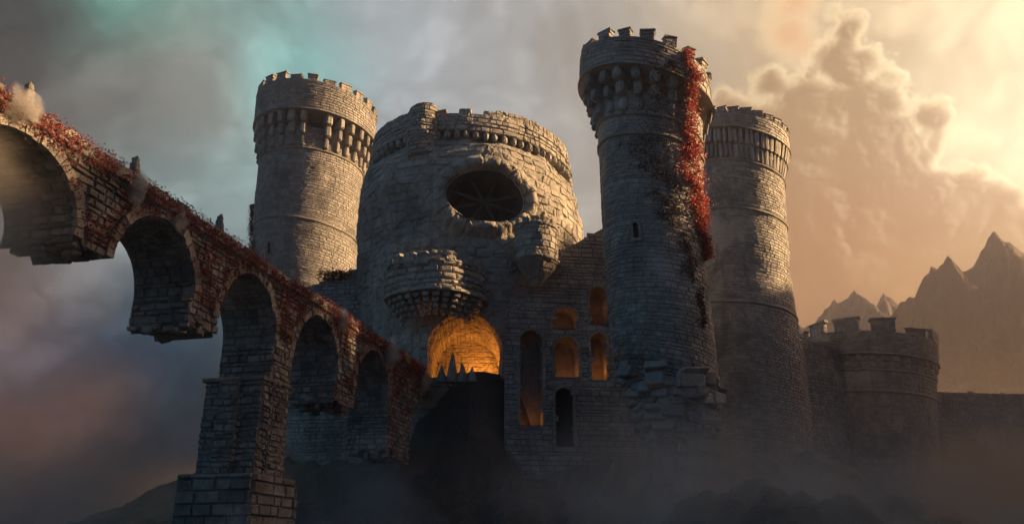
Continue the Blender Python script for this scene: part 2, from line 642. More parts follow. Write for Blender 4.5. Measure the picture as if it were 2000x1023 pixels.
def arch_frame(mb, fn, cu, v0, w, h, ulen, sw=.35, n=9, prot=.15, deep=.3, pointed=False, sill=True, jit=.02):
    """stones round an arched opening on fn(u,v,d): cu centre, v0 sill, w,h inner size in metres"""
    r = w / 2
    vs = v0 + h - r * (1.35 if pointed else 1.0)
    k = 0
    v = v0
    ringi, ringo = [], []

    def quadstone(pi, po):
        a, b = pi
        c, e = po
        pts = [a, b, e, c]
        V = []
        for d in (-deep, prot):
            for (x, y) in pts:
                V.append(fn(np.array(cu + x / ulen), np.array(y), np.array(d + (RNG.normal(0, jit) if d > 0 else 0))))
        mb.add(np.array(V), quads=np.array([[0, 1, 2, 3], [4, 5, 6, 7], [0, 1, 5, 4], [1, 2, 6, 5], [2, 3, 7, 6], [3, 0, 4, 7]]), tone=RNG.uniform(.2, .9))
    while v < vs - .05:
        hh = min(RNG.uniform(.35, .6), vs - v)
        for s in (-1, 1):
            e = sw * RNG.uniform(.8, 1.3)
            quadstone(((s * r, v + .015), (s * r, v + hh - .015)), ((s * (r + e), v + .015), (s * (r + e), v + hh - .015)))
        v += hh
    asp = 1.35 if pointed else 1.0
    for i in range(n):
        a0, a1 = math.pi * (i + .04) / n, math.pi * (i + .96) / n
        f = lambda a, rr: (math.cos(a) * rr, vs + math.sin(a) * (r * asp + (rr - r)))
        quadstone((f(a0, r), f(a1, r)), (f(a0, r + sw), f(a1, r + sw)))
    if sill:
        quadstone(((-r - sw * 1.2, v0 - .28), (r + sw * 1.2, v0 - .28)), ((-r - sw * 1.2, v0), (r + sw * 1.2, v0)))


def in_arch(cu, v0, w, h, ulen, grow=0.0, asp=1.0):
    r = w / 2
    vs = v0 + h - r * asp

    def f(u, v):
        x = (np.asarray(u) - cu) * ulen
        v = np.asarray(v)
        body = (np.abs(x) < r + grow) & (v > v0 - grow) & (v <= vs)
        top = (v > vs) & ((x / (r + grow)) ** 2 + ((v - vs) / (r * asp + grow)) ** 2 < 1)
        return body | top
    return f


def lining(mb, fn, cu, v0, w, h, ulen, depth, asp=1.0, n=18, back=True):
    """dark tunnel behind an arched opening"""
    r = w / 2
    vs = v0 + h - r * asp
    prof = [(-r, v0)] + [(-math.cos(math.pi * i / n) * r, vs + math.sin(math.pi * i / n) * r * asp) for i in range(n + 1)] + [(r, v0)]
    V = []
    for d in (.05, -depth):
        for x, y in prof:
            V.append(fn(np.array(cu + x / ulen), np.array(y), np.array(d)))
    m = len(prof)
    i = np.arange(m)
    j = (i + 1) % m
    mb.add(np.array(V), quads=np.stack([i, j, j + m, i + m], 1), tone=.3)
    if back:
        c = np.array(V[m:]).mean(0)
        mb.add(np.vstack([np.array(V[m:]), c]), tris=np.stack([i, j, np.full(m, m)], 1), tone=.2)


def slit_window(par, R_, px, py, w, h):
    th, v = R_.find(px, py)
    ul = R_.rad(v)
    mb = MB()
    arch_frame(mb, R_.pos, th, v - h / 2, w, h, ul, .22, 5, .22, .2, True)
    fr = MB()
    # near-black plate just proud of the wall, painting in the slit's shade
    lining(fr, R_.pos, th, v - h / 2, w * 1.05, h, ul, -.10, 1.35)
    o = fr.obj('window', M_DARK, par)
    f = mb.obj('window_frame', M_TRIM, o)
    return th, v


M_DARK = stone_mat('slot_shade_black', (.012, .011, .010), (.016, .015, .014), (.008, .008, .008), .95, .2)  # near-black colour standing in for shade inside the slit windows


def tower(name, label, rows, i_neck, i_par, Y, n_cor, n_mer, cor, mer, bands=(), windows=(), course=.42, wid=.85, cor_steps=3,
          lower=None, seed=0, group=None, span=2.0, mer_off=0.0, rough=None, over=None):
    """rows bottom to top; i_neck: row where the corbels start, i_par: row of the parapet's lower edge (last row = its top)"""
    body = Rings(rows[:i_neck + 1] + [tuple(np.array(rows[i_neck]) + np.array([0, -40, 0, -40]))], Y, .16, seed)
    par = Rings(rows[i_par:], Y, .06, seed)
    base = body._i(body.C, 0)
    ro = root(name, base, label, 'tower', group)
    mb = MB()
    vneck = body.V[i_neck]
    body.shell(mb, 0, body.H, -.05, 128, .5)
    blocks(mb, body.pos, -span, span, 0, body.H, course, wid, lambda u, v: RNG.random() > .02, lambda v: body.rad(v), .038, .022, .04, rough=rough)
    mb.obj('wall', M_TOWER, ro)
    mb = MB()
    par.shell(mb, 0, par.H, -.05, 128, .4)
    blocks(mb, par.pos, -span, span, .05, par.H, course * 1.15, wid * 1.1, None, lambda v: par.rad(v), .06, .03, .045)
    mb.obj('parapet', M_TOWER, ro)
    # moulding under the parapet and other string courses
    def ring_band(v, R_, h, d, nm='string_course'):
        b = MB()
        nu = 160
        th = np.linspace(-math.pi, math.pi, nu, endpoint=False)
        prof = [(0, -.05), (0.08 * h, d * .8), (.35 * h, d), (.75 * h, d * .85), (h, d * .3), (h, -.05)]
        TH = np.repeat(th[:, None], len(prof), 1)
        VV = np.repeat(np.array([[v + q[0] for q in prof]]), nu, 0)
        DD = np.repeat(np.array([[q[1] for q in prof]]), nu, 0)
        DD = DD + .03 * wob(R_.pos(TH, VV), 2.0, 2) * (DD > 0)
        b.add(R_.pos(TH, VV, DD).reshape(-1, 3), quads=grid_faces(nu, len(prof), True), tone=.45)
        b.obj(nm, M_TRIM, ro)
    ring_band(-.22, par, .45, .22, 'moulding')
    ring_band(vneck - .3, body, .42, .20)
    for py_ in bands:
        _, v = body.find(*py_)
        ring_band(v, body, .42, .22)
    # corbels
    cw, = (cor,)
    for k in range(n_cor):
        th = -span + 2 * span * (k + .5) / n_cor
        p0 = body.pos(th, vneck + .15)
        p1 = par.pos(th, 0)
        fr = body.frame(th, vneck)
        h = (p1 - p0) @ fr[2]
        dep = (p1 - p0) @ fr[1]
        if k < 3:
            me = corbel_mesh('corbel', cw, max(dep, .3) * (.95 if over is None else over), h, cor_steps, M_TOWER, .13)
            if k == 0:
                MEs = []
            MEs.append((me, h, dep))
        me, h0, d0 = MEs[k % 3]
        ax = np.array([fr[0] * RNG.uniform(.85, 1.12), fr[1] * max(dep, .2) / max(d0, .2) * RNG.uniform(.82, 1.05), fr[2] * h / h0])
        if RNG.random() < .02:
            continue
        place('corbel', me, ro, p0, ax)
    # merlons
    MM = [merlon_mesh('merlon', mer[0], .9, mer[1], M_TOWER) for _ in range(3)]
    for k in range(n_mer):
        th = -math.pi + 2 * math.pi * (k + mer_off) / n_mer
        if abs(th) > 2.4:
            continue
        fr = par.frame(th, par.H)
        p = par.pos(th, par.H, -.42)
        tl = RNG.normal(0, .03)
        place('merlon', MM[k % 3], ro, p - fr[2] * .08, fr * np.array([[1 + RNG.normal(0, .09)], [1], [RNG.choice([1.0, .95, 1.08, .9, .6])]]))
    for px, py, w, h in windows:
        slit_window(ro, body, px, py, w, h)
    return ro, body, par


G = 'round crenellated towers of the ruined castle'
main_rows = [(1300, 955, 1345, 960), (1288, 900, 1354, 915), (1270, 860, 1366, 888), (1246, 810, 1384, 838), (1230, 760, 1394, 790), (1212, 715, 1400, 752),
             (1196, 700, 1401, 735), (1186, 600, 1389, 612), (1181, 480, 1374, 492), (1174, 400, 1371, 415), (1170, 315, 1374, 335), (1167, 259, 1372, 285),
             (1133, 180, 1392, 222), (1134, 128, 1385, 168)]


def main_rough(u, v):
    return 6.5 if v < 12.0 else (1.4 if v < 15 else 1.0)


T_MAIN, B_MAIN, P_MAIN = tower('round_tower', 'tallest round tower in front, red creeper down its right side, jagged broken foot',
                               main_rows, 11, 12, 82, 14, 18, .95, (1.35, 1.15), [(1250, 262)], [(1243, 452, .55, 1.7)], seed=0, group=G, mer_off=.3, rough=main_rough)
mb = MB()
for q in range(230):
    v_ = RNG.uniform(B_MAIN.V[0] - .5, B_MAIN.V[5])
    th = RNG.uniform(-1.9, 1.9)
    f_ = B_MAIN.frame(th, max(v_, 0))
    w_ = RNG.uniform(1.0, 2.7)
    add_cbox(mb, B_MAIN.pos(th, max(v_, 0), RNG.uniform(-.4, .6)), f_, (w_, RNG.uniform(.8, 1.5), RNG.uniform(.5, 1.2)), .13, .12)
mb.obj('broken_foot', M_TOWER, T_MAIN)
left_rows = [(486, 760, 694, 780), (488, 650, 692, 690), (491, 560, 694, 600), (493, 484, 695, 523), (495, 440, 698, 482), (499, 392, 702, 428), (504, 345, 707, 378),
             (506, 318, 709, 352), (496, 250, 733, 296), (501, 192, 733, 246)]
T_LEFT, B_LEFT, P_LEFT = tower('round_tower', 'round tower on the left behind the bridge, its right half in golden sunlight',
                               left_rows, 7, 8, 140, 19, 23, 1.15, (2.1, 1.5), [(600, 430)], [(527, 485, .5, 2.0)], seed=1, group=G, mer_off=.1)
right_rows = [(1290, 1080, 1620, 1090), (1310, 860, 1590, 880), (1320, 760, 1582, 785), (1328, 690, 1574, 705), (1333, 640, 1560, 655), (1342, 560, 1547, 570), (1346, 430, 1537, 445), (1350, 340, 1533, 360),
              (1340, 285, 1543, 305), (1341, 258, 1540, 272)]
T_RIGHT, B_RIGHT, P_RIGHT = tower('round_tower', 'round tower behind the tallest tower with a close row of small corbels under its battlements',
                                  right_rows, 7, 8, 124, 38, 27, .62, (1.6, 1.05), [(1450, 408), (1450, 590)], (), seed=2, group=G, cor_steps=2, mer_off=.5)
low_rows = [(1560, 1060, 1838, 1060), (1566, 860, 1834, 860), (1572, 742, 1828, 745), (1564, 715, 1834, 718), (1566, 672, 1832, 676)]
T_LOW, B_LOW, P_LOW = tower('round_tower', 'low wide tower at the right, silhouetted in brown haze before the mountains',
                            low_rows, 2, 3, 150, 22, 12, .95, (3.8, 2.3), [(1700, 765)], (), seed=3, group=G, cor_steps=2, mer_off=.5)

# ------------------------------------------------------------------ the great round keep
KY = 108
keep_rows = [(712, 900, 1110, 920), (706, 780, 1116, 800), (701, 620, 1124, 640), (698, 500, 1129, 520), (698, 430, 1129, 460), (706, 385, 1126, 415), (718, 362, 1118, 392),
             (736, 342, 1102, 372), (740, 325, 1098, 355)]
KEEP = Rings(keep_rows, KY, .55, 3)
KCROWN = Rings([(722, 338, 1114, 366), (728, 305, 1108, 333)], KY, .1, 4)
keep = root('round_keep', KEEP._i(KEEP.C, 0), 'massive pale round keep between the towers with crenellated crown, great round window and glowing gate', 'keep')


def keep_fn(u, v, d=0.0):
    P = KEEP.pos(u, v, 0)
    lump = .30 * wob(P, .45, 0) + .13 * np.abs(wob(P, 1.2, 2)) + .05 * wob(P, 3.2, 1)
    return KEEP.pos(u, v, d + lump)


# great round window, upper right of the front
oth, ov = KEEP.find(948, 386)
OW, OH = 4.9, 3.45             # half sizes in metres along the wall
oul = KEEP.rad(ov)


def o_ell(u, v, grow):
    return (((np.asarray(u) - oth) * oul) / (OW + grow)) ** 2 + ((np.asarray(v) - ov) / (OH + grow)) ** 2


# arched gate low on the front
gth, gv0 = KEEP.find(908, 738)
gul = KEEP.rad(gv0)
GW, GH = 8.6, 7.6
gate_in = in_arch(gth, gv0, GW, GH, gul)
gate_in_b = in_arch(gth, gv0, GW, GH, gul, .55)


def keep_hole(u, v):
    return (o_ell(u, v, .15) < 1) | gate_in(u, v)


mb = MB()
KEEP.shell(mb, 0, KEEP.H, -.05, 640, .13, True, keep_hole, fn=keep_fn)
blocks(mb, keep_fn, -2.0, 2.0, 0, KEEP.V[6], 1.05, 2.2, lambda u, v: not (o_ell(u, v, 2.3) < 1 or gate_in_b(u, v)), lambda v: KEEP.rad(v), .05, .03, .12, (.25, .8), deep=.16)
mb.obj('wall', M_KEEP, keep)
# window: surround of long wedge stones, deep splayed tunnel
mb = MB()
NA, NP = 380, 26
aa = np.linspace(0, 2 * math.pi, NA, endpoint=False)
pp = np.linspace(0, 1, NP)
A_, P_ = np.meshgrid(aa, pp, indexing='ij')
kq = np.floor(A_ / (2 * np.pi) * 19)
fq = np.abs((A_ / (2 * np.pi) * 19) % 1 - .5) * 2
wid_ = 2.5 + .35 * np.sin(A_ * 2 + .6) + .38 * np.sin(kq * 12.9)
G_ = wid_ * P_ - .1
D_ = 1.25 * np.sin(np.pi * np.clip(P_ * .82 + .18, 0, 1)) ** 1.3 * (1 + .25 * np.sin(A_ + .8)) - .25
B_ = keep_fn(oth + np.cos(A_) * (OW + G_) / oul, ov + np.sin(A_) * (OH + G_), 0)
D_ = D_ + .10 * np.sin(kq * 7.7) - .30 * np.clip((fq - .86) / .14, 0, 1) * (P_ > .05) + .12 * wob(B_, 1.0, 3) + .06 * np.abs(wob(B_, 2.4, 4))
V = keep_fn(oth + np.cos(A_) * (OW + G_) / oul, ov + np.sin(A_) * (OH + G_), D_)
mb.add(V.reshape(-1, 3), quads=grid_faces(NA, NP, True), tone=.6)
win = mb.obj('round_window', M_KEEP, keep, True)
mb = MB()
wf = KEEP.frame(oth, ov)
wc = KEEP.pos(oth, ov, -1.9)
for k_ in range(4):
    a = math.pi * k_ / 4 + .39
    dv_ = wf[0] * math.cos(a) * OW + wf[2] * math.sin(a) * OH
    L_ = np.linalg.norm(dv_)
    x_ = dv_ / L_
    add_cbox(mb, wc, np.array([x_, wf[1], np.cross(x_, wf[1])]), (2 * L_, .35, .3), .05, .02, .3)
mb.obj('tracery', M_RECESS_SHADE, win)
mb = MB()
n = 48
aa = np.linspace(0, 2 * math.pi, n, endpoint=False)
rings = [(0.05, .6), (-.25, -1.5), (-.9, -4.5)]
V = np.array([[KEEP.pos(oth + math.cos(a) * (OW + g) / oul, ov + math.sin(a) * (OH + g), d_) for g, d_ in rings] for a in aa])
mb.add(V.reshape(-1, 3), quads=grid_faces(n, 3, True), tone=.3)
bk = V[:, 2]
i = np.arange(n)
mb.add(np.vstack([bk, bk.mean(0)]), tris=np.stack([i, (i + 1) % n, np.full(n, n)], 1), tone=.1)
mb.obj('window_recess', M_RECESS_SHADE, win)
# crown: parapet ring, corbels, merlons
mb = MB()
KCROWN.shell(mb, 0, KCROWN.H, -.05, 200, .4)
blocks(mb, KCROWN.pos, -2.0, 2.0, .0, KCROWN.H, .62, 1.3, None, lambda v: KCROWN.rad(v), .14, .05, .07)
mb.obj('parapet', M_KEEP, keep)
cm = [corbel_mesh('corbel', .75, 1.3, 1.1, 1, M_KEEP, .12) for _ in range(3)]
for k_ in range(44):
    th = -1.9 + 3.8 * (k_ + .5) / 44
    fr = KCROWN.frame(th, 0)
    place('corbel', cm[k_ % 3], keep, KCROWN.pos(th, 0, -1.15) - fr[2] * 1.1, fr)
MM = [merlon_mesh('merlon', 1.6, .9, 1.25, M_KEEP, False) for _ in range(3)]
for k_ in range(34):
    th = -1.95 + 3.9 * (k_ + .5) / 34
    X_, _ = proj(KCROWN.pos(th, KCROWN.H))
    if 858 < X_ < 965 and k_ % 2:
        continue
    fr = KCROWN.frame(th, KCROWN.H)
    sc_ = RNG.uniform(.45, .65) if 850 < X_ < 970 else RNG.uniform(.85, 1.05)
    place('merlon', MM[k_ % 3], keep, KCROWN.pos(th, KCROWN.H, -.45) - fr[2] * .1, fr * np.array([[1], [1], [sc_]]))

# gate: stones, passage, threshold
mb = MB()
arch_frame(mb, keep_fn, gth, gv0, GW, GH, gul, .9, 15, .35, .9, False, False, .05)
gate = mb.obj('gate_arch', M_KEEP, keep)
fr = KEEP.frame(gth, gv0)
g0 = KEEP.pos(gth, gv0, 0)
mb = MB()


def vault(u, v, d):
    # u along the passage (m), v round the section (m), d towards the inside
    r = GW / 2
    hs = GH - r
    v = np.asarray(v, float)
    arc = math.pi * r
    x = np.where(v < hs, -r, np.where(v < hs + arc, -r * np.cos(np.clip((v - hs) / r, 0, math.pi)), r))
    z = np.where(v < hs, v, np.where(v < hs + arc, hs + r * np.sin(np.clip((v - hs) / r, 0, math.pi)), 2 * hs + arc - v))
    nx = np.where(v < hs, 1.0, np.where(v < hs + arc, np.cos(np.clip((v - hs) / r, 0, math.pi)), -1.0))
    nz = np.where((v >= hs) & (v < hs + arc), -np.sin(np.clip((v - hs) / r, 0, math.pi)), 0.0)
    x, z = x + nx * d, z + nz * d
    u = np.asarray(u, float)
    return g0 + x[..., None] * fr[0] - u[..., None] * fr[1] + z[..., None] * np.array((0, 0, 1.0))


VL = 2 * (GH - GW / 2) + math.pi * GW / 2
uu, vv = np.meshgrid(np.linspace(.3, 13, 20), np.linspace(0, VL, 60), indexing='ij')
mb.add(vault(uu, vv, np.full(uu.shape, -.08)).reshape(-1, 3), quads=grid_faces(20, 60), tone=.2)
blocks(mb, vault, .3, 13, 0, VL, .5, .9, None, 1.0, .10, .04, .06)


def bulk(u, v, d):
    u, v, d = np.broadcast_arrays(np.asarray(u, float), np.asarray(v, float), np.asarray(d, float))
    return g0 + u[..., None] * fr[0] + v[..., None] * np.array((0, 0, 1.0)) - (12.0 - d)[..., None] * fr[1]


uu, vv = np.meshgrid([-5, 5], [-.5, 9], indexing='ij')
mb.add(bulk(uu, vv, np.zeros(uu.shape)).reshape(-1, 3), quads=grid_faces(2, 2), tone=.2)
blocks(mb, bulk, -4.5, 4.5, -.2, 8.4, .5, .95, None, 1.0, .12, .04, .06)
uu, vv = np.meshgrid([-5, 5], [0, 13], indexing='ij')
mb.add((g0 + uu[..., None] * fr[0] - vv[..., None] * fr[1] + np.array((0, 0, .02))).reshape(-1, 3), quads=grid_faces(2, 2), tone=.2)
mb.obj('gate_passage', M_KEEP, gate)


def lamp(name, pos, power, col=(1.0, .31, .04), r=.35):
    l = bpy.data.lights.new(name, 'POINT')
    l.energy = power
    l.color = col
    l.shadow_soft_size = r
    o = bpy.data.objects.new(name, l)
    COL.objects.link(o)
    o.location = Vector(pos)
    return o


lamp('fire_light', g0 - fr[1] * 8.5 + fr[0] * 2.0 + np.array((0, 0, 1.0)), 640)

# corbelled fighting gallery (half-round) over the gate
gal_rows = [(752, 592, 948, 600), (752, 560, 949, 568), (754, 534, 947, 542)]
GAL = Rings(gal_rows, 93.5, .4, 2)
mb = MB()
GAL.shell(mb, 0, GAL.H, -.1, 160, .25)
blocks(mb, GAL.pos, -1.9, 1.9, 0, GAL.H, .75, 1.5, None, lambda v: GAL.rad(v), .22, .06, .16, (.3, .95))
gal = mb.obj('gallery', M_KEEP, keep)
for k_ in range(15):
    th = -1.55 + 3.1 * (k_ + .5) / 15
    m2 = MB()
    f2 = GAL.frame(th, 0)
    b0 = GAL.pos(th, 0, 0)
    for j in range(4):
        dp = 2.6 - .6 * j
        add_cbox(m2, b0 - f2[2] * (.34 + .56 * j) - f2[1] * (2.75 - dp / 2 - .1 * j + .0) + f2[1] * (2.6 - dp) * 0, f2, (.78 - .07 * j, dp, .54), .12, .03)
    m2.obj('bracket', M_KEEP, gal)
for v_ in (-.05, GAL.H - .3):
    mb = MB()
    nu = 90
    th = np.linspace(-1.9, 1.9, nu)
    prof = [(0, -.1), (.05, .28), (.3, .34), (.42, .2), (.45, -.1)]
    V = np.array([[GAL.pos(t_, v_ + q[0], q[1] + .03 * math.sin(t_ * 31)) for q in prof] for t_ in th])
    mb.add(V.reshape(-1, 3), quads=grid_faces(nu, len(prof)), tone=.6)
    mb.obj('moulding', M_KEEP, gal)
gm = [merlon_mesh('merlon', 1.25, .7, 1.1, M_KEEP, False) for _ in range(3)]
for k_ in range(11):
    th = -1.6 + 3.2 * (k_ + .5) / 11
    f2 = GAL.frame(th, GAL.H)
    o_ = place('merlon', gm[k_ % 3], gal, GAL.pos(th, GAL.H, -.35), f2)

# side turret bulging from the right of the keep
tur_rows = [(1042, 560, 1056, 560), (1024, 536, 1074, 538), (1006, 512, 1088, 515), (1005, 476, 1088, 480), (1004, 446, 1088, 450)]
TUR = Rings(tur_rows, 91.8, .12, 1)
mb = MB()
TUR.shell(mb, 0, TUR.H, -.05, 96, .25)
blocks(mb, TUR.pos, -2, 2, 0, TUR.H, .6, 1.2, None, lambda v: max(TUR.rad(v), .4), .09, .04, .07, (.2, .9))
tur_ = mb.obj('side_turret', M_KEEP, keep)
for v_ in (TUR.V[2] - .1, TUR.H - .25):
    mb = MB()
    th = np.linspace(-2.2, 2.2, 60)
    prof = [(0, -.1), (.05, .18), (.25, .24), (.36, .12), (.38, -.1)]
    V = np.array([[TUR.pos(t_, v_ + q[0], q[1] + .02 * math.sin(t_ * 31)) for q in prof] for t_ in th])
    mb.add(V.reshape(-1, 3), quads=grid_faces(60, len(prof)), tone=.6)
    mb.obj('moulding', M_KEEP, tur_)
for k_ in range(7):
    th = -1.9 + 3.8 * (k_ + .5) / 7
    place('merlon', gm[k_ % 3], tur_, TUR.pos(th, TUR.H, -.3), TUR.frame(th, TUR.H), .75)
# watch turret on the crown
wt_rows = [(795, 312, 862, 312), (795, 262, 860, 265), (800, 222, 858, 224), (806, 212, 852, 213)]
WT = Rings(wt_rows, 95.2, .15, 2)
mb = MB()
WT.shell(mb, 0, WT.H, -.05, 64, .3)
blocks(mb, WT.pos, -2, 2, 0, WT.H, .55, 1.1, None, lambda v: WT.rad(v), .12, .04, .07, (.1, .7))
mb.obj('watch_turret', M_KEEP, keep)

# ------------------------------------------------------------------ curtain walls
def flat_fn(A, B, tilt=0.0):
    """vertical wall through A (left) and B (right), coordinates u metres from A, v = height z"""
    A, B = np.asarray(A, float), np.asarray(B, float)
    L = math.hypot(*(B - A)[:2])
    t = np.array(((B - A)[0] / L, (B - A)[1] / L, 0))
    nrm = np.array((t[1], -t[0], 0))

    def fn(u, v, d):
        u, v, d = np.broadcast_arrays(np.asarray(u, float), np.asarray(v, float), np.asarray(d, float))
        base = np.array((A[0], A[1], 0)) + u[..., None] * t + d[..., None] * nrm
        base[..., 2] += v
        return base

    def uv(px, py):
        r = ray(px, py)
        k_ = (A[:2] @ nrm[:2]) / (r[:2] @ nrm[:2])
        p = r * k_
        return float((p[:2] - A[:2]) @ t[:2]), float(p[2])
    return fn, uv, L, t, nrm


def curtain(name, label, Apx, Bpx, YA, YB, zbot, top, openings=(), thick=2.2, step=.15, group=None, course=.5, wid=1.0, mat=None):
    A, B = at(*Apx, YA), at(*Bpx, YB)
    fn, uv, L, t, nrm = flat_fn(A, B)
    ro = root(name, (A[0], A[1], zbot), label, 'wall', group)
    tp = [uv(*p) for p in top]
    tx = np.array([p[0] for p in tp])
    tz = np.array([p[1] for p in tp])
    ztop = lambda u: np.interp(u, tx, tz)
    ops = []
    for (xl, xr, yt, yb, glow) in openings:
        u0, za = uv((xl), yb)
        u1, _ = uv((xr), yb)
        _, zb = uv((xl + xr) / 2, yt)
        ops.append(((u0 + u1) / 2, za, u1 - u0, zb - za, glow))
    ins = [in_arch(o[0], o[1], o[2], o[3], 1.0) for o in ops]
    ins_b = [in_arch(o[0], o[1], o[2], o[3], 1.0, .22) for o in ops]
    nu, nv = int(L / step) + 2, int((tz.max() - zbot) / step) + 2
    us = np.linspace(0, L, nu)
    mb = MB()
    U = np.repeat(us[:, None], nv, 1)
    V = zbot + (ztop(U) - .05 - zbot) * np.linspace(0, 1, nv)[None]
    F = grid_faces(nu, nv)
    uc, vc = U.ravel()[F].mean(1), V.ravel()[F].mean(1)
    bad = np.zeros(len(F), bool)
    for q in ins:
        bad |= q(uc, vc)
    mb.add(fn(U, V, np.full(U.shape, -.06)).reshape(-1, 3), quads=F[~bad], tone=.2)
    # top and back
    Z = ztop(us) - .05
    P = np.stack([fn(us, Z, np.full(nu, -.06)), fn(us, Z, np.full(nu, -thick))], 1)
    mb.add(P.reshape(-1, 3), quads=grid_faces(nu, 2), tone=.3)
    P = np.stack([fn(us, Z, np.full(nu, -thick)), fn(us, np.full(nu, zbot), np.full(nu, -thick))], 1)
    if not ops:
        mb.add(P.reshape(-1, 3), quads=grid_faces(nu, 2), tone=.3)
    blocks(mb, fn, 0, L, zbot, tz.max() + .3, course, wid, lambda u, v: v < ztop(u) - .15 + RNG.uniform(-.25, .25) and not any(q(u, v) for q in ins_b), 1.0, .08, .035, .05)
    mb.obj('masonry', mat or M_TOWER, ro)
    for o in ops:
        m2 = MB()
        arch_frame(m2, fn, o[0], o[1], o[2], o[3], 1.0, .32, 9, .14, .4, False, False)
        w_ = m2.obj('window', M_TRIM, ro)
        m3 = MB()
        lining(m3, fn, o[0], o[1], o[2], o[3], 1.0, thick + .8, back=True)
        m3.obj('window_recess', M_TRIM if o[4] else M_RECESS_SHADE, w_)  # unlit recesses take the stone darkened for shade
        if o[4]:
            lamp('fire_light', fn(np.array(o[0] + o[2] * .05), np.array(o[1] + o[3] * o[4][1]), np.array(-thick * .5)), o[4][0], r=.2)
    return ro, fn, uv, L


W1, w1fn, w1uv, w1L = curtain('curtain_wall', 'tall arcaded wall with firelit arched windows between the keep and the tallest tower', (985, 700), (1290, 700), 92.6, 95, 2.0,
        [(985, 640), (1018, 590), (1050, 540), (1092, 492), (1125, 474), (1190, 438), (1290, 432)],
        [(1080, 1129, 600, 641, (4, .5)), (1083, 1131, 658, 736, (11, .2)), (1153, 1187, 560, 633, (4, .5)), (1156, 1188, 650, 742, (11, .25)),
         (1016, 1061, 645, 830, (12, .07)), (1086, 1121, 757, 872, None)], group='curtain walls of the castle', step=.12)
W2 = curtain('curtain_wall', 'dark broken wall joining the left tower to the keep behind the bridge', (560, 600), (745, 600), 106, 104, 2.0,
             [(560, 575), (625, 552), (640, 543), (680, 540), (683, 526), (702, 524), (704, 545), (745, 545)], group='curtain walls of the castle')[0]
W3 = curtain('curtain_wall', 'short hazy wall linking the rear tower to the low tower on the right', (1540, 700), (1640, 700), 134, 141, 2.0,
             [(1540, 648), (1566, 652), (1572, 664), (1640, 668)], group='curtain walls of the castle')[0]
W4 = curtain('curtain_wall', 'low dark wall running right from the low tower into the haze', (1790, 800), (2150, 800), 148, 165, -2.0,
             [(1790, 764), (1990, 768), (2150, 770)], group='curtain walls of the castle')[0]

# pointed stakes at the gate threshold
thr = at(890, 738, 92.0)
for i_, (px, hpx, wpx) in enumerate(((862, 32, 15), (882, 56, 17), (903, 36, 15), (922, 28, 14))):
    mb = MB()
    b = at(px, 740, 91.5)
    sc_ = 91.5 / (FPX * CP)
    r0, h = wpx * sc_ * .6, hpx * sc_ * 1.08
    n = 10
    a = np.linspace(0, 2 * math.pi, n, endpoint=False)
    hs = np.array([0, .12, .45, .8, 1.0])
    rs = np.array([1, 1.05, .75, .34, .02]) * r0
    V = np.array([[(b[0] + math.cos(q) * rr * (1 + .1 * math.sin(3 * q + i_)) + .1 * math.sin(i_ * 2) * z_ * z_, b[1] + math.sin(q) * rr, b[2] - .4 + z_ * h) for z_, rr in zip(hs, rs)] for q in a])
    mb.add(V.reshape(-1, 3), quads=grid_faces(n, 5, True), tone=.6)
    o = mb.obj('stone_stake', M_TRIM, None, True)
    tag(o, ['leftmost, short pointed stone stake on the gate sill', 'tallest pointed stone stake standing in the gate opening',
            'pointed stone stake just right of the tallest one in the gate', 'small pointed stone stake nearest the right side of the gate'][i_], 'stake', 'pointed stakes in the gateway')

# ------------------------------------------------------------------ the bridge
P0 = np.array((-23.8, 32.9, 0.0))
P1 = np.array((-9.6, 94.2, 0.0))
BL = np.linalg.norm(P1 - P0)
BD = (P1 - P0) / BL
BN = np.array((BD[1], -BD[0], 0.0))      # out of the visible face
BW = 4.3


def bfn(s, z, d):
    s, z, d = np.broadcast_arrays(np.asarray(s, float), np.asarray(z, float), np.asarray(d, float))
    P = P0 + s[..., None] * BD + d[..., None] * BN
    P = P + np.stack([0 * s, 0 * s, z], -1)
    w_ = .12 * wob(P, .35, 1)
    return P + w_[..., None] * BN


bridge = root('stone_bridge', P0 + np.array((0, 0, 5)), 'ruined high stone bridge on broken arches running from the upper left to the castle gate', 'bridge')
ZT = 19.95
arches = [(-8.6, 3.9, 15.6), (2.1, 4.0, 15.6), (12.9, 3.75, 15.4), (23.3, 3.9, 14.9), (34.1, 3.85, 14.7), (46.2, 4.3, 14.0)]   # centre, half span, spring height
piers = [(-4.7, -1.9, 14.6), (6.1, 9.15, 15.6), (16.65, 19.4, 14.0), (27.2, 30.25, 11.9), (37.95, 41.9, 12.9), (50.5, 57.0, 10.2)]
crowns = [19.2] * 6


def arch_z(s):
    for (c, r, zs), cr in zip(arches, crowns):
        if abs(s - c) < r:
            return zs + (cr - zs) * math.sqrt(max(0, 1 - ((s - c) / r) ** 2))
    return None


# core: section strip along s
S = []
for (c, r, zs), cr in zip(arches, crowns):
    S += list(c - r * np.cos(np.linspace(0, math.pi, 33)))
    S += [c - r + 1e-3, c + r - 1e-3]
for a, b, zb in piers:
    S += list(np.linspace(a + .02, b - .02, 9))
S += list(np.linspace(57.0, 62.6, 12)) + list(np.linspace(-16, -12.6, 4))
S = np.array(sorted(set(np.round(S, 4))))


def zlow(s):
    z = arch_z(s)
    if z is not None:
        return z
    for a, b, zb in piers:
        if a - .03 <= s <= b + .03:
            return zb + .5 * math.sin(s * 5.1) * .6 + .25 * math.sin(s * 11)
    if s > 57:
        return 16.6 + (s - 57) * .22 + .35 * math.sin(s * 6)
    return 15.0


